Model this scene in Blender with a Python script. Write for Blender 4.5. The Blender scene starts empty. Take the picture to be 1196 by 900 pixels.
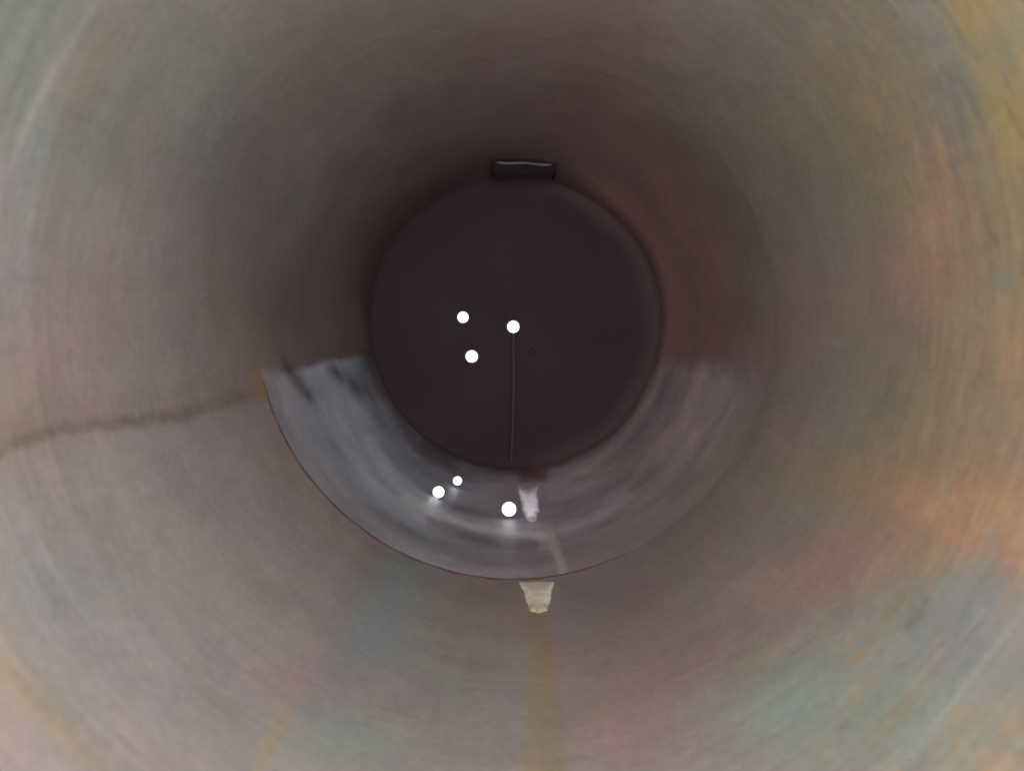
import bpy, bmesh, math
import numpy as np
from mathutils import Vector

SC = bpy.context.scene
COL = SC.collection

# ------------------------------------------------------------------ camera
R = 0.5                       # inner radius of the pipe, metres
FPX = 900.0                   # focal length in photo pixels (photo is 1196 wide)
VX, VY = 601.0, 380.0         # where the pipe axis meets the photo
cam_d = bpy.data.cameras.new('camera')
cam = bpy.data.objects.new('camera', cam_d)
COL.objects.link(cam)
cam_d.sensor_width = 36.0
cam_d.lens = FPX / 1196.0 * 36.0
cam_d.clip_start = 0.01
cam_d.clip_end = 100.0
cam.location = (0, 0, 0)
cam.rotation_euler = (math.radians(90) - math.atan((450 - VY) / FPX), 0, math.atan((VX - 598) / FPX))
cam_d.dof.use_dof = True
cam_d.dof.focus_distance = 1.6
cam_d.dof.aperture_fstop = 2.9
SC.camera = cam

# ------------------------------------------------------------------ light
world = bpy.data.worlds.new('World')
SC.world = world
world.use_nodes = True
world.node_tree.nodes['Background'].inputs[0].default_value = (0.55, 0.6, 0.65, 1)
world.node_tree.nodes['Background'].inputs[1].default_value = 0.05
# daylight entering through the open mouth of the pipe, behind the camera
ld = bpy.data.lights.new('mouth_daylight', 'AREA')
ld.shape = 'DISK'
ld.size = 0.80
ld.energy = 42.0
ld.color = (0.96, 1.0, 1.0)
lo = bpy.data.objects.new('mouth_daylight', ld)
lo.location = (0.10, -0.64, 0.13)
lo.rotation_euler = (math.radians(90), 0, 0)
COL.objects.link(lo)

SC.view_settings.view_transform = 'Standard'
SC.view_settings.look = 'None'
SC.view_settings.exposure = 0.0
SC.view_settings.gamma = 1.0
SC.cycles.max_bounces = 10
SC.cycles.diffuse_bounces = 8
SC.cycles.use_denoising = True
SC.cycles.sample_clamp_indirect = 4.0
SC.cycles.filter_width = 1.9

Y_MOUTH, Y_WELD, Y_END = -0.60, 1.49, 2.66


# ------------------------------------------------------------------ helpers
def lin(c):
    c = np.asarray(c, float) / 255.0
    return np.where(c <= 0.04045, c / 12.92, ((c + 0.055) / 1.055) ** 2.4)


def at(px, py, depth):
    """the point at this depth along the pipe seen at this spot of the photo"""
    return Vector(((px - VX) / FPX * depth, depth, -(py - VY) / FPX * depth))


def on_wall(px, py, rad=R):
    r = math.hypot(px - VX, py - VY)
    return at(px, py, FPX * rad / r)


def obj(name, me, mat, parent=None):
    o = bpy.data.objects.new(name, me)
    COL.objects.link(o)
    if mat:
        me.materials.append(mat)
    if parent:
        o.parent = parent
    return o


def from_bm(name, bm, mat, parent=None, smooth=True):
    me = bpy.data.meshes.new(name)
    bmesh.ops.recalc_face_normals(bm, faces=bm.faces)
    bm.to_mesh(me)
    bm.free()
    if smooth:
        for p in me.polygons:
            p.use_smooth = True
    return obj(name, me, mat, parent)


def empty(name, loc, label=None, cat=None, group=None):
    o = bpy.data.objects.new(name, None)
    o.empty_display_size = 0.05
    o.location = loc
    COL.objects.link(o)
    tag(o, label, cat, group)
    return o


def tag(o, label=None, cat=None, group=None, kind=None):
    for k, v in (('label', label), ('category', cat), ('group', group), ('kind', kind)):
        if v:
            o[k] = v


rng = np.random.RandomState(7)


def lattice_noise(u, v, nu, nv, seed):
    """value noise, u in 0..1 periodic, v in 0..1"""
    g = np.random.RandomState(seed).rand(nu, nv + 3)
    x = (u % 1.0) * nu
    y = np.clip(v, 0, 1) * nv
    i = np.floor(x).astype(int)
    j = np.floor(y).astype(int)
    fx = x - i
    fy = y - j
    fx = fx * fx * (3 - 2 * fx)
    fy = fy * fy * (3 - 2 * fy)
    i0 = i % nu
    i1 = (i + 1) % nu
    a = g[i0, j] * (1 - fx) + g[i1, j] * fx
    b = g[i0, j + 1] * (1 - fx) + g[i1, j + 1] * fx
    return (a * (1 - fy) + b * fy) * 2 - 1


def fbm(u, v, nu, nv, seed, octv=4, gain=0.5):
    s = 0
    a = 1.0
    t = 0
    for k in range(octv):
        s = s + a * lattice_noise(u, v, nu * 2 ** k, nv * 2 ** k, seed + k * 17)
        t += a
        a *= gain
    return s / t


def sstep(a, b, x):
    t = np.clip((x - a) / (b - a), 0, 1)
    return t * t * (3 - 2 * t)


# ------------------------------------------------------------------ pigment of the steel
MAUVE = lin((152, 140, 139))
BLUE = lin((139, 143, 144))
TEAL = lin((139, 148, 141))
OLIVE = lin((142, 132, 110))
TAN = lin((160, 141, 110))
SANDY = lin((168, 147, 96))
PALE = lin((164, 157, 150))
LILAC = lin((152, 142, 148))
ORANGE = lin((178, 140, 110))
PINK = lin((160, 131, 123))
RUSTY = lin((138, 113, 110))
BROWN = lin((112, 92, 82))
GREYGREEN = lin((134, 135, 126))

# (x, y, half length, half width, turn in degrees, colour, strength): soft patches of rust, bloom and painted light falloff on the near wall
PATCHES = [
    (40, 60, 200, 150, 0, TEAL, .8), (180, 120, 170, 90, -55, GREYGREEN, .7),
    (330, 60, 190, 90, -20, GREYGREEN, .8), (470, 40, 120, 60, 0, OLIVE, .4),
    (250, 250, 120, 50, -70, BLUE, .5), (70, 200, 110, 30, -70, BLUE, .6),
    (130, 105, 75, 15, -60, OLIVE, .6), (60, 300, 110, 13, -78, OLIVE, .5),
    (105, 380, 160, 70, -80, PINK, .35), (200, 330, 120, 80, -75, MAUVE, .6),
    (400, 230, 180, 120, -45, lin((106, 92, 90)), .8), (290, 190, 90, 60, -50, lin((118, 110, 107)), .55), (350, 320, 90, 80, -80, lin((108, 90, 88)), .65), (600, 130, 200, 70, 0, lin((128, 104, 100)), .12), (100, 690, 110, 50, 40, TEAL, .6), (250, 660, 110, 60, 50, BLUE, .5),  # dark ones paint in the light falloff over the upper wall
    (770, 220, 140, 85, 40, lin((110, 90, 86)), .7),
    (740, 810, 90, 70, 0, lin((134, 114, 112)), .6), (20, 20, 110, 80, -45, lin((122, 122, 114)), .8),  # second one paints down the bright corner near the light
    (20, 480, 60, 90, 0, OLIVE, .55), (50, 400, 60, 40, 90, PINK, .4),
    (150, 600, 180, 90, 30, MAUVE, .8), (60, 700, 120, 60, 30, BLUE, .8),
    (150, 800, 150, 80, 40, MAUVE, .7), (30, 820, 60, 16, 40, OLIVE, .8), (60, 880, 60, 10, 40, TAN, .5),
    (450, 700, 120, 60, -60, lin((128, 136, 138)), .9), (390, 880, 90, 45, 0, TEAL, .9), (300, 640, 90, 90, 0, MAUVE, .7),
    (430, 640, 60, 20, -60, RUSTY, .4), (430, 840, 60, 40, 30, RUSTY, .25),
    (540, 820, 100, 60, 80, GREYGREEN, .6), (560, 720, 60, 60, 0, RUSTY, .4),
    (730, 720, 120, 60, 20, RUSTY, .6), (760, 840, 90, 60, 0, PINK, .4), (800, 640, 110, 60, -20, RUSTY, .5),
    (920, 830, 100, 60, -10, TEAL, 1.), (1080, 800, 150, 90, -40, TEAL, 1.), (1150, 720, 90, 60, -40, BLUE, .9),
    (1010, 655, 110, 36, -25, lin((170, 132, 118)), -.8), (960, 700, 60, 25, -40, PINK, .5), (900, 560, 120, 60, 20, OLIVE, .5),
    (850, 760, 80, 40, -30, RUSTY, .4),
    (980, 590, 60, 20, 25, OLIVE, .4), (1120, 598, 110, 36, 26, ORANGE, -1.), (1170, 575, 90, 60, 20, ORANGE, -.8), (1120, 622, 90, 10, 27, lin((186, 136, 108)), -.8), (1010, 575, 70, 22, 25, ORANGE, -.4),
    (1060, 480, 120, 70, 80, OLIVE, .7), (1150, 440, 120, 80, 85, TAN, .55),
    (1090, 240, 50, 32, 80, lin((170, 132, 116)), -.6), (1065, 318, 50, 42, 60, lin((168, 133, 120)), -.6), (1000, 350, 60, 60, 0, PINK, .4),
    (1000, 430, 120, 60, 80, OLIVE, .5), (1185, 400, 30, 20, 90, ORANGE, .7),
    (1170, 250, 160, 50, 80, TAN, .6), (1105, 50, 55, 30, 60, SANDY, -.9), (1150, 30, 60, 22, 60, SANDY, -.8), (1185, 130, 90, 16, 70, SANDY, -.6),
    (1160, 130, 100, 30, 72, SANDY, .8), (1185, 20, 50, 30, 40, TEAL, .8), (1150, 75, 35, 18, 60, GREYGREEN, .8),
    (1090, 110, 80, 28, 66, GREYGREEN, .9), (1050, 40, 60, 25, 50, TEAL, .6),
    (960, 90, 120, 70, 45, OLIVE, .7), (880, 150, 120, 70, 40, OLIVE, .7), (1000, 200, 90, 60, 60, OLIVE, .6),
    (960, 250, 60, 30, 60, GREYGREEN, .4), (820, 40, 120, 40, 10, GREYGREEN, .5), (690, 30, 60, 30, 0, TAN, .35),
    (640, 60, 160, 60, 0, RUSTY, .5), (560, 110, 100, 40, 0, RUSTY, .3),
    (430, 160, 90, 60, -40, BLUE, .4), (350, 240, 90, 50, -60, BLUE, .35),
    (800, 330, 120, 60, 80, RUSTY, .6), (860, 420, 60, 90, 0, RUSTY, .5),
    (1055, 720, 45, 9, -58, OLIVE, .7), (1112, 758, 22, 8, -65, ORANGE, .35), (1075, 830, 60, 9, -50, TAN, .5),
    (1020, 815, 40, 10, -55, TAN, .4), (1150, 800, 90, 3, -52, lin((175, 175, 160)), .5),
    (1150, 870, 50, 12, -50, TAN, .4), (1130, 850, 40, 5, -50, TAN, .4),
    (48, 165, 75, 4, -63, PALE, .5), (85, 95, 60, 4, -58, PALE, .5), (14, 235, 50, 5, -78, PALE, .6), (115, 60, 70, 4, -56, PALE, .4), (72, 115, 40, 4, -62, PALE, .35),
    (22, 250, 10, 40, 0, PINK, .3),
    (120, 745, 40, 5, 45, PALE, .3),
    (300, 890, 45, 8, -66, TAN, .5), (322, 830, 70, 16, -66, TAN, .3), (345, 770, 70, 20, -64, PINK, .3),
]


def line_mask(px, py, pts, w, soft):
    """distance to a polyline of photo points, as a soft mask"""
    best = np.full(px.shape, 1e9)
    for (x0, y0), (x1, y1) in zip(pts[:-1], pts[1:]):
        dx, dy = x1 - x0, y1 - y0
        t = np.clip(((px - x0) * dx + (py - y0) * dy) / (dx * dx + dy * dy), 0, 1)
        best = np.minimum(best, np.hypot(px - x0 - t * dx, py - y0 - t * dy))
    return 1 - sstep(w, w + soft, best)


def blend(c, col, m):
    return c * (1 - m[:, None]) + np.asarray(col).reshape(-1, 3) * m[:, None]


def pigment(th, y):
    """colour and wetness of the bare steel at an angle round the pipe and a depth along it"""
    d = np.maximum(y, 0.47)
    r = FPX * R / d
    u = th / (2 * math.pi) + 0.5
    v = np.clip(np.log(r / 130.0) / math.log(1000 / 130.0), 0, 1)
    wob = fbm(u, v, 9, 5, 3)
    wob2 = fbm(u, v, 9, 5, 91)
    px0 = VX + r * np.cos(th)
    py0 = VY - r * np.sin(th)
    rr = r / 600.0
    px = px0 + wob * 50 * rr
    py = py0 + wob2 * 50 * rr
    n = px.size
    c = np.tile(MAUVE, (n, 1))
    # upper half is rustier and darker
    c = blend(c, RUSTY, 0.55 * sstep(-0.1, 0.7, np.sin(th)) * (1 - sstep(250, 600, r)))
    right = sstep(-0.1, 0.9, np.cos(th)) * sstep(200, 520, r)
    c = blend(c, OLIVE, 0.55 * right)
    for (x, yy, a, b, ang, col, s) in PATCHES:
        ca, sa = math.cos(math.radians(ang)), math.sin(math.radians(ang))
        free = s > 0 and min(a, b) > 14
        wx, wy = (px, py) if free else (px0 + wob * 22 * rr, py0 + wob2 * 22 * rr)
        s = abs(s)
        dx, dy = wx - x, wy - yy
        q = ((dx * ca + dy * sa) / a) ** 2 + ((-dx * sa + dy * ca) / b) ** 2
        c = blend(c, col, s * np.exp(-q * 0.9))
    fw = fbm(u, v, 90, 60, 333)
    m = line_mask(px0 + 8 * fw + 8 * wob, py0 + 8 * fw + 8 * wob2, [(1062, 583), (1130, 606), (1240, 660)], 9, 17)
    c = blend(c, lin((178, 143, 116)), 0.72 * m)
    m = line_mask(px0 + 8 * fw, py0 + 8 * wob2, [(1100, 585), (1240, 620)], 10, 40)
    c = blend(c, lin((182, 146, 112)), 0.5 * m)
    for x0 in (1085, 1112, 1138, 1160, 1180):
        arcx = [(x0 + 6 - 0.0016 * (yy - 400) ** 2 * (x0 - 601) / 600 * 0.5, yy) for yy in range(130, 560, 30)]
        m = line_mask(px0 + 5 * fw + 6 * wob, py0, arcx, 1.5, 6) * (0.5 + 0.9 * wob2)
        c = blend(c, lin((176, 158, 120)), np.clip(0.35 * m, 0, .5))
    # drifting tints of thin oxide bloom
    h = 1.6 * fbm(u, v, 16, 9, 131, 4, 0.6)
    h2 = 1.6 * fbm(u, v, 30, 16, 171, 4, 0.6)
    c = c * (1 + np.outer(h, (0.055, -0.015, -0.045)) + np.outer(h2, (0.02, 0.035, -0.02)))
    c = c * (1 + 0.10 * fbm(u, v, 26, 14, 201, 4, 0.6))[:, None]
    # circular scuffs of rolling, strongest near the mouth
    ring = fbm(u, v, 5, 70, 41, 3)
    arc = fbm(u, v, 14, 160, 57, 2)
    k = 0.13 * sstep(400, 640, r) * (0.6 + 0.8 * wob)
    c = c * (1 + 0.8 * k * ring + 0.9 * k * arc)[:, None]
    # longitudinal seam on the left
    seam = [(-300, 590), (0, 524), (60, 498), (150, 488), (230, 474), (300, 453)]
    fine_w = fbm(u, v, 120, 90, 333)
    m = line_mask(px0 + wob * 16, py0 + wob2 * 12 + 5 * fine_w, seam, 2.0, 12)
    c = blend(c, lin((92, 76, 66)), 0.5 * m * (0.6 + 0.6 * sstep(-.3, .4, fbm(u, v, 60, 60, 5))))
    c = blend(c, lin((134, 116, 104)), 0.4 * line_mask(px0 + wob * 16, py0 + wob2 * 12 + 16 + 9 * fine_w, seam, 6, 34))
    c = blend(c, lin((160, 126, 84)), 0.6 * line_mask(px0 + wob * 4, py0, [(298, 440), (302, 460)], 3, 12))
    # ochre trail along the invert below the crust
    tr = np.abs(px0 - (628 + (py0 - 720) * 0.055 + wob * 5))
    hw = 13 + (py0 - 720) * 0.075
    m = (1 - sstep(hw * .55, hw * 1.35, tr)) * sstep(700, 735, py0) * (np.sin(th) < -0.2)
    c = blend(c, lin((146, 128, 95)), 0.52 * m)
    c = blend(c, lin((166, 124, 96)), 0.35 * (1 - sstep(2, 12, np.abs(px0 - 646 - wob * 5))) * sstep(740, 770, py0) * (1 - sstep(785, 830, py0)) * (np.sin(th) < -0.2))

    # ---- beyond the weld
    far = (y > Y_WELD).astype(float)
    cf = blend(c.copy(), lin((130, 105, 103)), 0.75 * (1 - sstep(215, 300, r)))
    cf = blend(cf, lin((168, 130, 128)), 0.75 * sstep(0.0, 0.8, np.cos(th)) * (1 - sstep(215, 290, r)))  # right side painted lighter against the shade near the plate
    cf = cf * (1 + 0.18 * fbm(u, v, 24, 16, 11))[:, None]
    cf = blend(cf, lin((206, 160, 158)), 0.8 * sstep(0.1, 0.7, np.cos(th)) * (1 - sstep(172, 215, r)))  # painted brighter again beside the plate, where the corner shades it
    # wet lower half, its ragged top edge about 11 degrees under the axis
    edge = np.sin(th) + 0.205 + 0.05 * fbm(u, v, 40, 14, 71) + 0.05 * wob
    soft = 0.025 + 0.05 * sstep(-0.2, 0.4, np.cos(th))
    wet = 1 - sstep(-soft, soft, edge)
    cw = np.tile(lin((186, 175, 184)), (n, 1))  # pale tone carries the sheen of the wet film
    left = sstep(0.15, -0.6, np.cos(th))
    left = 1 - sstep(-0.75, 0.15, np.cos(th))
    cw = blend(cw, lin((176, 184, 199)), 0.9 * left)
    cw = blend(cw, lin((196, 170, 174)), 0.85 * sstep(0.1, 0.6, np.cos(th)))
    cw = blend(cw, lin((222, 196, 202)), 0.8 * sstep(0.0, 0.4, np.cos(th)) * (1 - sstep(172, 225, r)))  # wet right side also painted brighter beside the plate
    sw = fbm(u + 0.25 * v + 0.03 * wob, v, 9, 22, 23)            # silt swirls
    sw2 = fbm(u - 0.35 * v + 0.04 * wob2, v, 20, 30, 29)
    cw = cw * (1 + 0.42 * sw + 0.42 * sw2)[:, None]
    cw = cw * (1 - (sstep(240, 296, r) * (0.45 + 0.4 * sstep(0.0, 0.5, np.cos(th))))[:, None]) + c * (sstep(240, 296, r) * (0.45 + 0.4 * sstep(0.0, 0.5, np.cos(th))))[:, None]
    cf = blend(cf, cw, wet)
    # dark blotches at the tide mark on the left, dark rim of the mark
    for (x, yy, a, b) in ((412, 452, 20, 8), (392, 436, 14, 6), (357, 463, 12, 5), (430, 420, 14, 8), (340, 440, 30, 8)):
        ca, sa = math.cos(math.radians(62)), math.sin(math.radians(62))
        dx, dy = px0 + wob * 8 - x, py0 + wob2 * 8 - yy
        q = ((dx * ca + dy * sa) / a) ** 2 + ((-dx * sa + dy * ca) / b) ** 2
        cf = blend(cf, lin((70, 58, 56)), 0.7 * np.exp(-q))
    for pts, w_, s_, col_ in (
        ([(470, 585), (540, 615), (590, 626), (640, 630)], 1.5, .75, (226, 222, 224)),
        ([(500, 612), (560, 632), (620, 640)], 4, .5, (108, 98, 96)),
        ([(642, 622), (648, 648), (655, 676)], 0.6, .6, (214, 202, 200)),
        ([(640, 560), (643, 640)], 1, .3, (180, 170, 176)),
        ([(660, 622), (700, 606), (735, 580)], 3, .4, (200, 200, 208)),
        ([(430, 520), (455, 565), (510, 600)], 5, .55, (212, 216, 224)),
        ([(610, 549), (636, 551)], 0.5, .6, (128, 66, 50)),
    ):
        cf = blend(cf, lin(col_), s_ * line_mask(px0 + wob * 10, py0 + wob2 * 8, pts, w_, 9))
    # last hand's breadth darkens towards the plate, blurring its edge
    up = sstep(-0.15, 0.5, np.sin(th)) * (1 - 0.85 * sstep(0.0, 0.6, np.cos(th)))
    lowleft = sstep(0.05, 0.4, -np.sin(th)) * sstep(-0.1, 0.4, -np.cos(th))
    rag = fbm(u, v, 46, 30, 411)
    end_dark = 1 - sstep(0, 1, (r + 6 * wob + 14 * lowleft * rag - 167) / (14 + 45 * up + 18 * lowleft))
    cf = blend(cf, lin((92, 72, 74)), 0.8 * end_dark)
    cf = blend(cf, lin((150, 74, 54)), 0.55 * line_mask(px0 + wob * 6, py0 + wob2 * 4, [(612, 557), (634, 558)], 1, 9))
    wet = wet * (1 - 0.6 * end_dark)
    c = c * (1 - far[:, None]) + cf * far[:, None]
    flake = (0.25 + 0.75 * sstep(0.0, 0.8, np.cos(th))) * sstep(330, 600, r)
    return np.clip(c, 0.005, 0.9), wet * far, flake


# ------------------------------------------------------------------ materials
def new_mat(name):
    m = bpy.data.materials.new(name)
    m.use_nodes = True
    nt = m.node_tree
    return m, nt, nt.nodes['Principled BSDF']


def node(nt, kind, **kw):
    n = nt.nodes.new(kind)
    for k, v in kw.items():
        setattr(n, k, v)
    return n


def steel_material(name, fine=0.10, rough=0.62, wet_rough=0.50, bump=0.22):
    m, nt, bs = new_mat(name)
    L = nt.links.new
    att = node(nt, 'ShaderNodeAttribute', attribute_name='pigment')
    wet = node(nt, 'ShaderNodeAttribute', attribute_name='wet')
    tc = node(nt, 'ShaderNodeTexCoord')
    # three grains: fine speckle, scuffs round the pipe, streaks along it
    grains = []
    for sc, ns, det in (((1, 1, 1), 95, 6), ((3, 46, 3), 2.2, 5), ((34, 2.2, 34), 1.6, 5), ((1, 1, 1), 14, 4)):
        mp = node(nt, 'ShaderNodeMapping')
        mp.inputs['Scale'].default_value = sc
        L(tc.outputs['Object'], mp.inputs[0])
        nz = node(nt, 'ShaderNodeTexNoise')
        nz.inputs['Scale'].default_value = ns
        nz.inputs['Detail'].default_value = det
        nz.inputs['Roughness'].default_value = 0.62
        L(mp.outputs[0], nz.inputs['Vector'])
        grains.append(nz.outputs['Fac'])
    acc = None
    for g, a in zip(grains, (fine * 1.2, fine * 0.55, fine * 0.4, fine * 0.9)):
        mr = node(nt, 'ShaderNodeMapRange')
        mr.inputs['From Min'].default_value = 0.25
        mr.inputs['From Max'].default_value = 0.75
        mr.inputs['To Min'].default_value = 1 - a
        mr.inputs['To Max'].default_value = 1 + a
        L(g, mr.inputs['Value'])
        if acc is None:
            acc = mr.outputs[0]
        else:
            mu = node(nt, 'ShaderNodeMath', operation='MULTIPLY')
            L(acc, mu.inputs[0])
            L(mr.outputs[0], mu.inputs[1])
            acc = mu.outputs[0]
    vm = node(nt, 'ShaderNodeVectorMath', operation='SCALE')
    L(att.outputs['Color'], vm.inputs[0])
    L(acc, vm.inputs['Scale'])
    # faint rusty tint where the mottle is high
    tint = node(nt, 'ShaderNodeMix', data_type='RGBA', blend_type='MULTIPLY')
    tr = node(nt, 'ShaderNodeMapRange')
    tr.inputs['From Min'].default_value = 0.5
    tr.inputs['From Max'].default_value = 0.72
    tr.inputs['To Max'].default_value = 0.35
    L(grains[3], tr.inputs['Value'])
    L(tr.outputs[0], tint.inputs[0])
    L(vm.outputs[0], tint.inputs[6])
    tint.inputs[7].default_value = (1.06, 0.93, 0.86, 1)
    # ochre scale flaking and scuffed through to paler steel, in crisp ragged shreds
    last = tint.outputs[2]
    flk = node(nt, 'ShaderNodeAttribute', attribute_name='flake')
    for sc, ns, lo_, hi_, amt, col in (
            ((2.2, 5.0, 2.2), 6.0, 0.54, 0.64, 0.42, lin((176, 146, 104))),
            ((1.6, 14.0, 1.6), 4.0, 0.56, 0.66, 0.34, lin((176, 168, 154))),
            ((2.4, 9.0, 2.4), 5.0, 0.57, 0.65, 0.36, lin((112, 96, 86))),
            ((3.0, 3.4, 3.0), 4.0, 0.58, 0.66, 0.34, lin((128, 142, 140)))):
        mp = node(nt, 'ShaderNodeMapping')
        mp.inputs['Scale'].default_value = sc
        mp.inputs['Location'].default_value = (ns, amt * 9, ns * 2)
        L(tc.outputs['Object'], mp.inputs[0])
        nz = node(nt, 'ShaderNodeTexNoise')
        nz.inputs['Scale'].default_value = ns
        nz.inputs['Detail'].default_value = 9
        nz.inputs['Roughness'].default_value = 0.66
        nz.inputs['Distortion'].default_value = 0.5
        L(mp.outputs[0], nz.inputs['Vector'])
        mr = node(nt, 'ShaderNodeMapRange', interpolation_type='SMOOTHSTEP')
        mr.inputs['From Min'].default_value = lo_
        mr.inputs['From Max'].default_value = hi_
        mr.inputs['To Max'].default_value = amt
        L(nz.outputs['Fac'], mr.inputs['Value'])
        mu = node(nt, 'ShaderNodeMath', operation='MULTIPLY')
        L(mr.outputs[0], mu.inputs[0])
        L(flk.outputs['Fac'], mu.inputs[1])
        mx = node(nt, 'ShaderNodeMix', data_type='RGBA')
        L(mu.outputs[0], mx.inputs[0])
        L(last, mx.inputs[6])
        mx.inputs[7].default_value = (*col, 1)
        last = mx.outputs[2]
    L(last, bs.inputs['Base Color'])
    rr = node(nt, 'ShaderNodeMapRange')
    rr.inputs['To Min'].default_value = rough
    rr.inputs['To Max'].default_value = wet_rough
    L(wet.outputs['Fac'], rr.inputs['Value'])
    L(rr.outputs[0], bs.inputs['Roughness'])
    bs.inputs['Specular IOR Level'].default_value = 0.3
    bp = node(nt, 'ShaderNodeBump')
    bp.inputs['Strength'].default_value = bump
    bp.inputs['Distance'].default_value = 0.004
    L(grains[3], bp.inputs['Height'])
    L(bp.outputs[0], bs.inputs['Normal'])
    return m


def plain(name, col, rough=0.6, spec=0.3, var=0.2, scale=40, metallic=0.0, bump=0.1):
    m, nt, bs = new_mat(name)
    L = nt.links.new
    tc = node(nt, 'ShaderNodeTexCoord')
    nz = node(nt, 'ShaderNodeTexNoise')
    nz.inputs['Scale'].default_value = scale
    nz.inputs['Detail'].default_value = 6
    L(tc.outputs['Object'], nz.inputs['Vector'])
    cr = node(nt, 'ShaderNodeValToRGB')
    a, b = np.asarray(col) * (1 - var), np.asarray(col) * (1 + var)
    cr.color_ramp.elements[0].position = 0.3
    cr.color_ramp.elements[1].position = 0.7
    cr.color_ramp.elements[0].color = (*a, 1)
    cr.color_ramp.elements[1].color = (*b, 1)
    L(nz.outputs['Fac'], cr.inputs[0])
    L(cr.outputs[0], bs.inputs['Base Color'])
    bs.inputs['Roughness'].default_value = rough
    bs.inputs['Specular IOR Level'].default_value = spec
    bs.inputs['Metallic'].default_value = metallic
    bp = node(nt, 'ShaderNodeBump')
    bp.inputs['Strength'].default_value = bump
    bp.inputs['Distance'].default_value = 0.002
    L(nz.outputs['Fac'], bp.inputs['Height'])
    L(bp.outputs[0], bs.inputs['Normal'])
    return m


def fading(name, *a, **k):
    """a deposit that thins to ochre away from the weld"""
    m = plain(name, *a, **k)
    nt = m.node_tree
    bs = nt.nodes['Principled BSDF']
    src = bs.inputs['Base Color'].links[0].from_socket
    tc = node(nt, 'ShaderNodeTexCoord')
    sp = node(nt, 'ShaderNodeSeparateXYZ')
    nt.links.new(tc.outputs['Object'], sp.inputs[0])
    mr = node(nt, 'ShaderNodeMapRange', interpolation_type='SMOOTHSTEP')
    mr.inputs['From Min'].default_value = -0.085
    mr.inputs['From Max'].default_value = -0.015
    nt.links.new(sp.outputs['Y'], mr.inputs['Value'])
    mx = node(nt, 'ShaderNodeMix', data_type='RGBA')
    nt.links.new(mr.outputs[0], mx.inputs[0])
    mx.inputs[6].default_value = (*lin((150, 132, 100)), 1)
    nt.links.new(src, mx.inputs[7])
    nt.links.new(mx.outputs[2], bs.inputs['Base Color'])
    return m


def feathered(m, noise_scale):
    """the streak thins to nothing at its rim, unevenly"""
    nt = m.node_tree
    bs = nt.nodes['Principled BSDF']
    at_ = node(nt, 'ShaderNodeAttribute', attribute_name='thin')
    tc = node(nt, 'ShaderNodeTexCoord')
    nz = node(nt, 'ShaderNodeTexNoise')
    nz.inputs['Scale'].default_value = noise_scale
    nz.inputs['Detail'].default_value = 5
    nt.links.new(tc.outputs['Object'], nz.inputs['Vector'])
    ma = node(nt, 'ShaderNodeMath', operation='MULTIPLY_ADD')
    ma.inputs[1].default_value = 0.7
    nt.links.new(nz.outputs['Fac'], ma.inputs[0])
    nt.links.new(at_.outputs['Fac'], ma.inputs[2])
    mr = node(nt, 'ShaderNodeMapRange', interpolation_type='SMOOTHSTEP')
    mr.inputs['From Min'].default_value = 0.8
    mr.inputs['From Max'].default_value = 1.42
    mr.inputs['To Min'].default_value = 0.95
    mr.inputs['To Max'].default_value = 0.0
    nt.links.new(ma.outputs[0], mr.inputs['Value'])
    # thinner and duller towards its far, upper end
    sp = node(nt, 'ShaderNodeSeparateXYZ')
    nt.links.new(tc.outputs['Object'], sp.inputs[0])
    m2 = node(nt, 'ShaderNodeMapRange')
    m2.inputs['From Min'].default_value = 0.02
    m2.inputs['From Max'].default_value = 0.085
    m2.inputs['To Min'].default_value = 1.0
    m2.inputs['To Max'].default_value = 0.45
    nt.links.new(sp.outputs['Z'], m2.inputs['Value'])
    mu = node(nt, 'ShaderNodeMath', operation='MULTIPLY')
    nt.links.new(mr.outputs[0], mu.inputs[0])
    nt.links.new(m2.outputs[0], mu.inputs[1])
    nt.links.new(mu.outputs[0], bs.inputs['Alpha'])


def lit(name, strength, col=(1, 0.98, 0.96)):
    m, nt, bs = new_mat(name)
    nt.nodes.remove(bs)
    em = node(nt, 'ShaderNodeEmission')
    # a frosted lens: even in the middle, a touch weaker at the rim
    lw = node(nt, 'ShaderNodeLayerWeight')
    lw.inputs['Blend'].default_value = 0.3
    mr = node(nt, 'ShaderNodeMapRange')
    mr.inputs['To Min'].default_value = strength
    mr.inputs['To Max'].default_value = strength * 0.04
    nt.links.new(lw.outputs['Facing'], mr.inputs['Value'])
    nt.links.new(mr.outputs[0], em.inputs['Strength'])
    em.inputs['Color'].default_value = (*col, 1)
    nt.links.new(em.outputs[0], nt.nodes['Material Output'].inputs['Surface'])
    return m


M_STEEL = steel_material('rusting_steel')
M_DARK_PLATE = steel_material('dark_plate_steel', 0.06, 0.8, 0.8, 0.1)
M_WELD = plain('weld_rust', lin((84, 62, 60)), 0.6, 0.3, 0.3, 60, bump=0.4)
M_PLATE = plain('dark_plate', lin((56, 41, 44)), 0.75, 0.15, 0.16, 3.5, bump=0.05)
M_BRACKET = plain('dark_steel', lin((36, 28, 31)), 0.8, 0.1, 0.25, 50)
M_EDGE = plain('lit_edge', lin((104, 95, 102)), 0.5, 0.5, 0.2, 60)
M_HOUSING = plain('lens_housing', lin((40, 38, 42)), 0.5, 0.3, 0.1, 60)
M_CABLE = plain('cable_sheath', lin((70, 56, 58)), 0.6, 0.3, 0.1, 60)
M_CRUST = fading('beige_crust', lin((236, 222, 204)), 0.8, 0.2, 0.14, 45, bump=0.5)
M_STREAK = plain('pale_streak_white', lin((240, 232, 242)), 0.5, 0.4, 0.10, 40, bump=0.3)
feathered(M_STREAK, 60)
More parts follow.
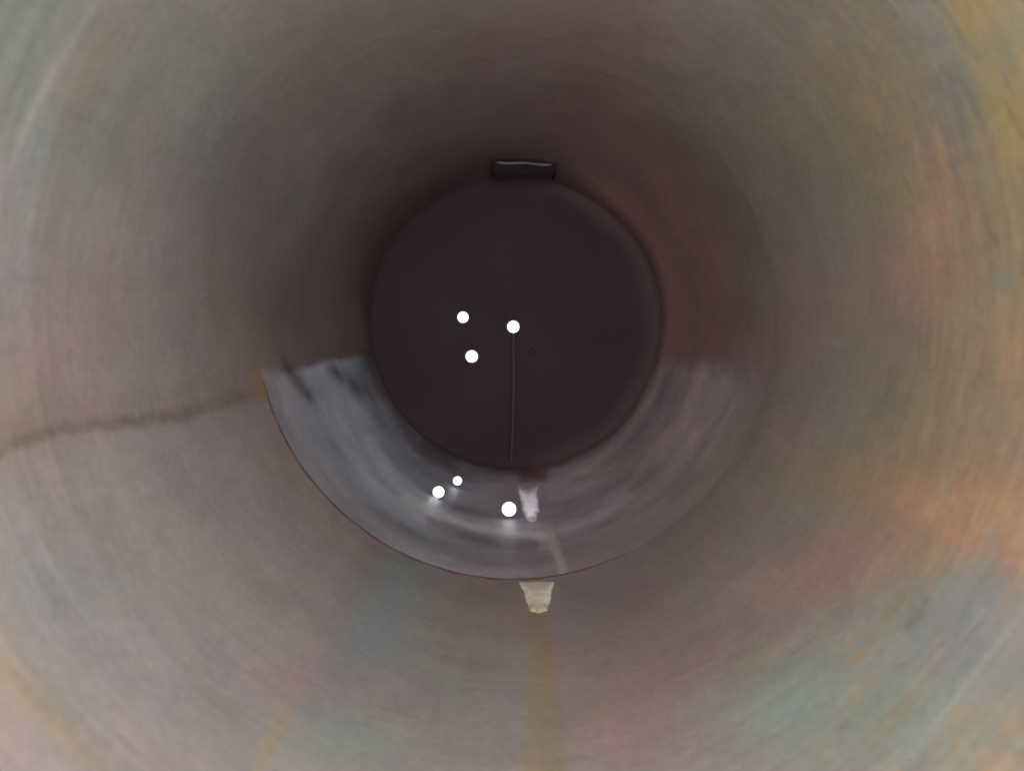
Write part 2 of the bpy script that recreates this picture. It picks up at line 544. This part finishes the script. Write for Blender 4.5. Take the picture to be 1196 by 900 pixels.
M_LENS = lit('glowing_lens', 5.0, (0.93, 0.97, 1.0))


# ------------------------------------------------------------------ the pipe
pipe = empty('steel_pipe', (0, Y_MOUTH, 0), 'round rusting steel pipe seen from inside, its far end closed and dark', 'pipe')
pipe_inv = (0, Y_MOUTH, 0)


def put(o):
    """o was built in world coordinates: keep it there under the pipe's empty"""
    o.location = Vector(o.location) - Vector(pipe_inv)
    return o


def out_of_round(t, y):
    return 0.0012 * np.sin(3 * t + 1.1) + 0.0008 * np.sin(5 * t + 2.0 * y)


def shell(name, ys, nth, wall=0.012):
    ny = len(ys)
    th = np.linspace(0, 2 * math.pi, nth, endpoint=False) + math.pi / 2
    T, Y = np.meshgrid(th, ys, indexing='ij')
    T2 = (T.ravel() + math.pi) % (2 * math.pi) - math.pi
    Yf = Y.ravel()
    # plates are never quite round
    rad = R + out_of_round(T2, Yf)
    inner = np.stack([rad * np.cos(T2), Yf, rad * np.sin(T2)], 1)
    idx = np.arange(nth * ny).reshape(nth, ny)
    nx = np.roll(idx, -1, 0)
    f = np.stack([idx[:, :-1], idx[:, 1:], nx[:, 1:], nx[:, :-1]], -1).reshape(-1, 4)
    # outer skin, coarse
    no = 96
    to = np.linspace(0, 2 * math.pi, no, endpoint=False)
    outer = []
    for yy in (ys[0], ys[-1]):
        outer.append(np.stack([(R + wall) * np.cos(to), np.full(no, yy), (R + wall) * np.sin(to)], 1))
    base = nth * ny
    fo = []
    for i in range(no):
        j = (i + 1) % no
        fo.append((base + i, base + j, base + no + j, base + no + i))
    verts = np.concatenate([inner] + outer)
    me = bpy.data.meshes.new(name)
    me.from_pydata(verts.tolist(), [], f.tolist() + fo)
    c, w, fl = pigment(T2, Yf)
    cols = np.ones((len(verts), 4), np.float32)
    cols[:base, :3] = c
    cols[base:, :3] = 0.2
    wets = np.zeros(len(verts), np.float32)
    wets[:base] = w
    a = me.attributes.new('pigment', 'FLOAT_COLOR', 'POINT')
    a.data.foreach_set('color', cols.ravel())
    b = me.attributes.new('wet', 'FLOAT', 'POINT')
    b.data.foreach_set('value', wets)
    fls = np.zeros(len(verts), np.float32)
    fls[:base] = fl
    b = me.attributes.new('flake', 'FLOAT', 'POINT')
    b.data.foreach_set('value', fls)
    for p in me.polygons:
        p.use_smooth = True
    return put(obj(name, me, M_STEEL, pipe))


near_d = np.concatenate([np.linspace(Y_MOUTH, 0.40, 12, endpoint=False), FPX * R / np.linspace(FPX * R / 0.40, FPX * R / Y_WELD, 330)])
near_d[-1] = Y_WELD - 0.0006
o = shell('near_section', near_d, 1080)
far_d = FPX * R / np.linspace(FPX * R / (Y_WELD + 0.0006), FPX * R / (Y_END + 0.03), 170)
o = shell('far_section', far_d, 900)
o['label'] = 'darker far length of pipe, wet along its lower half'


def ring(name, prof, mat, n=360, jitter=0.0, seed=1, fade=None):
    """a profile of (y, inward distance from the wall) turned about the pipe axis"""
    bm = bmesh.new()
    rs = np.random.RandomState(seed)
    ph = rs.rand(6) * 6.28
    rows = []
    for i in range(n):
        t = 2 * math.pi * i / n
        rw = R + (out_of_round(t, Y_WELD) if fade else 0.0)
        j = jitter * sum(math.sin((k * 7 + 5) * t + ph[k]) for k in range(6)) / 3
        f = fade(t) if fade else 1.0
        rows.append([bm.verts.new(((rw - hh) * math.cos(t), y + j, (rw - hh) * math.sin(t))) for y, h in prof for hh in (h if h < 0 else h * f - 0.0008 * (1 - f),)])
    for i in range(n):
        a, b = rows[i], rows[(i + 1) % n]
        for k in range(len(prof) - 1):
            bm.faces.new((a[k], a[k + 1], b[k + 1], b[k]))
    return from_bm(name, bm, mat)


bead = ring('weld_bead', [(Y_WELD - 0.008, -0.003), (Y_WELD - 0.006, 0.0001), (Y_WELD - 0.002, 0.0007), (Y_WELD + 0.003, 0.0008), (Y_WELD + 0.006, 0.0004), (Y_WELD + 0.008, -0.003)],
            M_STEEL, 900, 0.0012, fade=lambda t: float(1 - sstep(-0.4, 0.0, math.sin(t))) * (1 - 0.6 * float(sstep(0.1, 0.6, math.cos(t)))))
bt = np.array([math.atan2(v.co.z, v.co.x) for v in bead.data.vertices])
bc, _, _ = pigment(bt, np.full(bt.size, Y_WELD - 0.03))
low = (1 - sstep(-0.35, -0.12, np.sin(bt))) * (1 - 0.6 * sstep(0.1, 0.5, np.cos(bt)))
low = np.maximum(low, 0.10 + 0.3 * sstep(0.9, 1.0, np.sin(bt)))
bc = blend(bc * 0.9, lin((108, 78, 74)), low * (0.85 + 0.15 * np.sin(37 * bt)))
ba = bead.data.attributes.new('pigment', 'FLOAT_COLOR', 'POINT')
ba.data.foreach_set('color', np.concatenate([bc, np.ones((bt.size, 1))], 1).astype(np.float32).ravel())
bead.data.attributes.new('wet', 'FLOAT', 'POINT')
bead.data.attributes.new('flake', 'FLOAT', 'POINT')
bead.parent = pipe
put(bead)

# closed end: a flat plate with a rolled knuckle where it meets the wall
prof = [(Y_END - 0.012, -0.004), (Y_END - 0.010, 0.001), (Y_END - 0.004, 0.006), (Y_END, 0.012), (Y_END + 0.001, 0.02), (Y_END + 0.0015, 0.03), (Y_END + 0.002, 0.04), (Y_END + 0.0025, 0.055), (Y_END + 0.003, 0.07), (Y_END + 0.0035, 0.09), (Y_END + 0.004, 0.15), (Y_END + 0.0045, 0.25), (Y_END + 0.0047, 0.38), (Y_END + 0.005, 0.4995)]
pl = ring('end_plate', prof, M_DARK_PLATE, 360)
pv = np.array([v.co for v in pl.data.vertices])
pt, pr = np.arctan2(pv[:, 2], pv[:, 0]), np.hypot(pv[:, 0], pv[:, 2])
pc = np.tile(lin((54, 38, 43)), (len(pv), 1))
pc = pc * (1 + 0.10 * np.sin(3 * pt + 9 * pr) * np.sin(2 * pt - 5 * pr))[:, None]
# right rim painted paler so the plate's edge looks soft
rim_soft = sstep(0.425, 0.497, pr + 0.006 * np.sin(9 * pt) + 0.004 * np.sin(23 * pt + 1)) * (0.25 + 0.75 * sstep(-0.3, 0.5, np.cos(pt)))
pc = blend(pc, lin((96, 74, 75)), 0.42 * rim_soft * sstep(-0.5, 0.6, np.cos(pt)))
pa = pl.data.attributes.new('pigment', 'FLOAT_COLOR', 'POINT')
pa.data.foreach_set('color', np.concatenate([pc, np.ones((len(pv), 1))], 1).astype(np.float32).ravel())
pl.data.attributes.new('wet', 'FLOAT', 'POINT')
pl.data.attributes.new('flake', 'FLOAT', 'POINT')
pl.parent = pipe
put(pl)

print('pipe built')


# ------------------------------------------------------------------ plate boss, bracket
def cyl(bm, c, axis, r0, r1, h, n=32, cap=True):
    axis = Vector(axis).normalized()
    up = Vector((0, 0, 1)) if abs(axis.z) < 0.9 else Vector((1, 0, 0))
    a = axis.cross(up).normalized()
    b = axis.cross(a).normalized()
    A, B = [], []
    for i in range(n):
        t = 2 * math.pi * i / n
        d = a * math.cos(t) + b * math.sin(t)
        A.append(bm.verts.new(c + d * r0))
        B.append(bm.verts.new(c + d * r1 + axis * h))
    for i in range(n):
        j = (i + 1) % n
        bm.faces.new((A[i], A[j], B[j], B[i]))
    if cap:
        bm.faces.new(A)
        bm.faces.new(B[::-1])


def box(bm, lo, hi, bev=0.0):
    lo, hi = Vector(lo), Vector(hi)
    r = bmesh.ops.create_cube(bm, size=1)
    for v in r['verts']:
        v.co = (lo + hi) / 2 + Vector((v.co.x * (hi - lo).x, v.co.y * (hi - lo).y, v.co.z * (hi - lo).z))
    if bev:
        es = list({e for v in r['verts'] for e in v.link_edges})
        bmesh.ops.bevel(bm, geom=es, offset=bev, segments=3, affect='EDGES')


bm = bmesh.new()
cyl(bm, at(621, 411, Y_END + 0.004), (0, -1, 0), 0.013, 0.011, 0.006)
b = from_bm('bolt', bm, M_PLATE, pipe, False)
put(b)

# bracket hanging from the crown just short of the plate
dB = 2.36
p0, p1 = at(576, 193, dB), at(647, 193, dB)
zt = at(600, 192, dB).z
zb = at(600, 208, dB).z
bm = bmesh.new()
box(bm, (p0.x, dB, zb), (p1.x, dB + 0.008, zt), 0.002)                 # hanging face
box(bm, (p0.x - 0.004, dB - 0.01, zb + 0.012), (p0.x + 0.004, dB + 0.10, zt + 0.004), 0.001)   # cheeks
box(bm, (p1.x - 0.004, dB - 0.01, zb + 0.004), (p1.x + 0.004, dB + 0.10, zt + 0.004), 0.001)
box(bm, (p0.x + 0.005, dB + 0.009, zt - 0.012), (p1.x - 0.005, dB + 0.10, zt - 0.004), 0.001)  # web running back
br = from_bm('bracket', bm, M_BRACKET, pipe, False)
br['label'] = 'small dark steel bracket with a bright edge under the crown'
put(br)
bm = bmesh.new()
n = 24
# front lip, a thin sagging bar, paler for the light its edge catches
prev = None
for i in range(n + 1):
    s = i / n
    x = p0.x + 0.008 + (p1.x - p0.x - 0.016) * s
    z = zt - 0.006 - 0.007 * s - 0.0015 * math.sin(s * 9)
    rad = 0.0034 * (1 - 0.35 * math.exp(-((s - .62) / .12) ** 2)) * min(1, 0.4 + 6 * min(s, 1 - s))
    row = [bm.verts.new((x, dB - 0.006 + rad * math.cos(t), z + rad * math.sin(t))) for t in np.linspace(0, 2 * math.pi, 10, endpoint=False)]
    if prev:
        for k in range(10):
            bm.faces.new((prev[k], prev[(k + 1) % 10], row[(k + 1) % 10], row[k]))
    else:
        bm.faces.new(row)
    prev = row
bm.faces.new(prev[::-1])
lip = from_bm('lit_lip', bm, M_EDGE, br)


# ------------------------------------------------------------------ lamps and bright floor spots
def build_bright_disc(name, px, py, rpx, depth, label, group, lens_strength, body, cable_to=None, crad=0.0048):
    """round glowing lens in a housing, facing the mouth of the pipe"""
    c = at(px, py, depth)
    rad = 0.9 * rpx / FPX * depth
    t = empty(name, c, label, 'lamp', group)
    aim = (Vector((0, 0, 0)) - c).normalized()
    # lens: shallow dome
    bm = bmesh.new()
    up = Vector((0, 0, 1))
    a = aim.cross(up).normalized()
    b = aim.cross(a).normalized()
    rows = []
    for k in range(7):
        q = k / 6 * math.pi / 2
        rr, hh = rad * math.cos(q), rad * 0.35 * math.sin(q)
        if k == 6:
            rows.append([bm.verts.new(aim * hh)])
        else:
            rows.append([bm.verts.new(aim * hh + (a * math.cos(s) + b * math.sin(s)) * rr) for s in np.linspace(0, 2 * math.pi, 40, endpoint=False)])
    for k in range(6):
        for i in range(40):
            j = (i + 1) % 40
            if k == 5:
                bm.faces.new((rows[k][i], rows[k][j], rows[6][0]))
            else:
                bm.faces.new((rows[k][i], rows[k][j], rows[k + 1][j], rows[k + 1][i]))
    from_bm('lens', bm, lens_strength, t)
    # housing: a cup behind the lens
    bm = bmesh.new()
    cyl(bm, aim * -0.001, -aim, rad * 1.04, rad * 0.8, body, 40)
    from_bm('housing', bm, M_HOUSING, t)
    if cable_to:
        bm = bmesh.new()
        q = Vector(cable_to) - c
        p = Vector((0, 0.006, -rad * 0.9))
        steps = 24
        prev = None
        for i in range(steps + 1):
            s = i / steps
            ctr = p.lerp(q, s) + Vector((0.004 * math.sin(s * 3.1), 0, 0))
            row = [bm.verts.new(ctr + Vector((crad * math.cos(w), crad * math.sin(w), 0))) for w in np.linspace(0, 2 * math.pi, 8, endpoint=False)]
            if prev:
                for k in range(8):
                    bm.faces.new((prev[k], prev[(k + 1) % 8], row[(k + 1) % 8], row[k]))
            prev = row
        from_bm('cable', bm, M_CABLE, t)
    return t


G1 = 'lamps on the dark end plate'
G2 = 'bright spots on the wet pipe floor'
dP = Y_END - 0.03
build_bright_disc('bright_disc', 541, 370.5, 6.6, dP, 'small lit lamp, upper left one of three on the dark end plate', G1, M_LENS, 0.032, at(530, 520, dP + 0.012), 0.0016)
build_bright_disc('bright_disc', 599.5, 381.5, 7.2, dP, 'lit lamp trailing a thin cable down the dark end plate, nearest the centre', G1, M_LENS, 0.032, at(597, 541, dP - 0.01))
build_bright_disc('bright_disc', 551, 416, 7.3, dP, 'lit lamp on the dark end plate, lowest of the three there', G1, M_LENS, 0.032)
build_bright_disc('bright_disc', 533.5, 563, 5.4, 2.225, 'smallest round bright spot, on the wet pipe floor just under the dark disc', G2, M_LENS, 0.03)  # bright spots low on the wall, built as glowing lens discs
build_bright_disc('bright_disc', 511, 576.5, 7.2, 2.02, 'round bright spot farthest left on the wet pipe floor, below the dark disc', G2, M_LENS, 0.03)
build_bright_disc('bright_disc', 594.5, 597, 9.0, 1.97, 'largest round bright spot on the wet floor beside a pale streak', G2, M_LENS, 0.03)


# ------------------------------------------------------------------ crust and pale streak on the invert
def patch(name, outline, mat, h, label, cat, n_in=5):
    """a thin lump lying on the wall; outline in photo points, edges feathered to the steel"""
    cx = sum(p[0] for p in outline) / len(outline)
    cy = sum(p[1] for p in outline) / len(outline)
    # densify
    pts = []
    for (x0, y0), (x1, y1) in zip(outline, outline[1:] + outline[:1]):
        for k in range(8):
            s = k / 8
            pts.append((x0 + (x1 - x0) * s, y0 + (y1 - y0) * s))
    rs = np.random.RandomState(len(name) + 3)
    ph = rs.rand(4) * 6.28
    pts = [(x + 0.45 * math.sin(i * 1.7 + ph[0]) + 0.5 * math.sin(i * 0.61 + ph[1]), y + 0.4 * math.sin(i * 1.3 + ph[2])) for i, (x, y) in enumerate(pts)]
    bm = bmesh.new()
    rows = []
    for k in range(n_in):
        s = 1 - k / n_in
        hh = h * (1 - s ** 3) - 0.0015 * (k == 0)
        rows.append([bm.verts.new(on_wall(cx + (x - cx) * s, cy + (y - cy) * s, R - hh)) for x, y in pts])
    top = bm.verts.new(on_wall(cx, cy, R - h))
    m = len(pts)
    for k in range(n_in - 1):
        for i in range(m):
            j = (i + 1) % m
            bm.faces.new((rows[k][i], rows[k][j], rows[k + 1][j], rows[k + 1][i]))
    for i in range(m):
        bm.faces.new((rows[-1][i], rows[-1][(i + 1) % m], top))
    o = from_bm(name, bm, mat)
    org = on_wall(cx, cy)
    for v in o.data.vertices:
        v.co -= org
    o.location = org
    tag(o, label, cat)
    return o


patch('lime_crust', [(606, 685), (649, 684), (646, 697), (643, 712), (640, 721), (630, 724), (619, 721), (615, 708), (611, 695)],
      M_CRUST, 0.0055, 'pale beige crust on the pipe floor just this side of the weld', 'deposit')
# pale tapering streak, built as a leaning lump whose face catches the mouth light
outl = [(603, 568), (609, 569), (615, 572), (622, 570), (630, 567), (629, 578), (631, 590), (631, 601), (628, 611), (622, 614.5), (616, 613), (611, 605), (609, 597), (607, 586), (605, 577)]
den = []
for (x0, y0), (x1, y1) in zip(outl, outl[1:] + outl[:1]):
    for k in range(5):
        den.append((x0 + (x1 - x0) * k / 5, y0 + (y1 - y0) * k / 5))
cx, cy = 619, 590
org = on_wall(621, 613)


def streak_pt(x, y, s, back=0.0):
    dep = org.y - 0.008 + (613 - y) / 46 * 0.10 + 0.010 * s ** 2 + back
    return at(x, y, dep) - org


bm = bmesh.new()
rows = []
for k in range(6):
    s_ = 1 - k / 6
    rows.append([bm.verts.new(streak_pt(cx + (x - cx) * s_, cy + (y - cy) * s_, s_)) for x, y in den])
tip = bm.verts.new(streak_pt(cx, cy, 0))
# the back runs down and away to the steel
foot = [bm.verts.new(on_wall(x, 613 - (613 - y) * 0.15, R + 0.001) + Vector((0, 0.02 + (613 - y) / 46 * 0.16, 0)) - org) for x, y in den]
m_ = len(den)
for k in range(5):
    for i in range(m_):
        j = (i + 1) % m_
        bm.faces.new((rows[k][i], rows[k][j], rows[k + 1][j], rows[k + 1][i]))
for i in range(m_):
    j = (i + 1) % m_
    bm.faces.new((rows[5][i], rows[5][j], tip))
    bm.faces.new((foot[i], foot[j], rows[0][j], rows[0][i]))
cl = from_bm('pale_streak', bm, M_STREAK)
cl.location = org
ev = np.zeros(len(cl.data.vertices), np.float32)
for k in range(6):
    ev[k * m_:(k + 1) * m_] = 1 - k / 6
ev[6 * m_ + 1:] = 1.0
ea = cl.data.attributes.new('thin', 'FLOAT', 'POINT')
ea.data.foreach_set('value', ev)
tag(cl, 'whitish tapering streak on the wet floor at the largest bright spot', 'deposit')
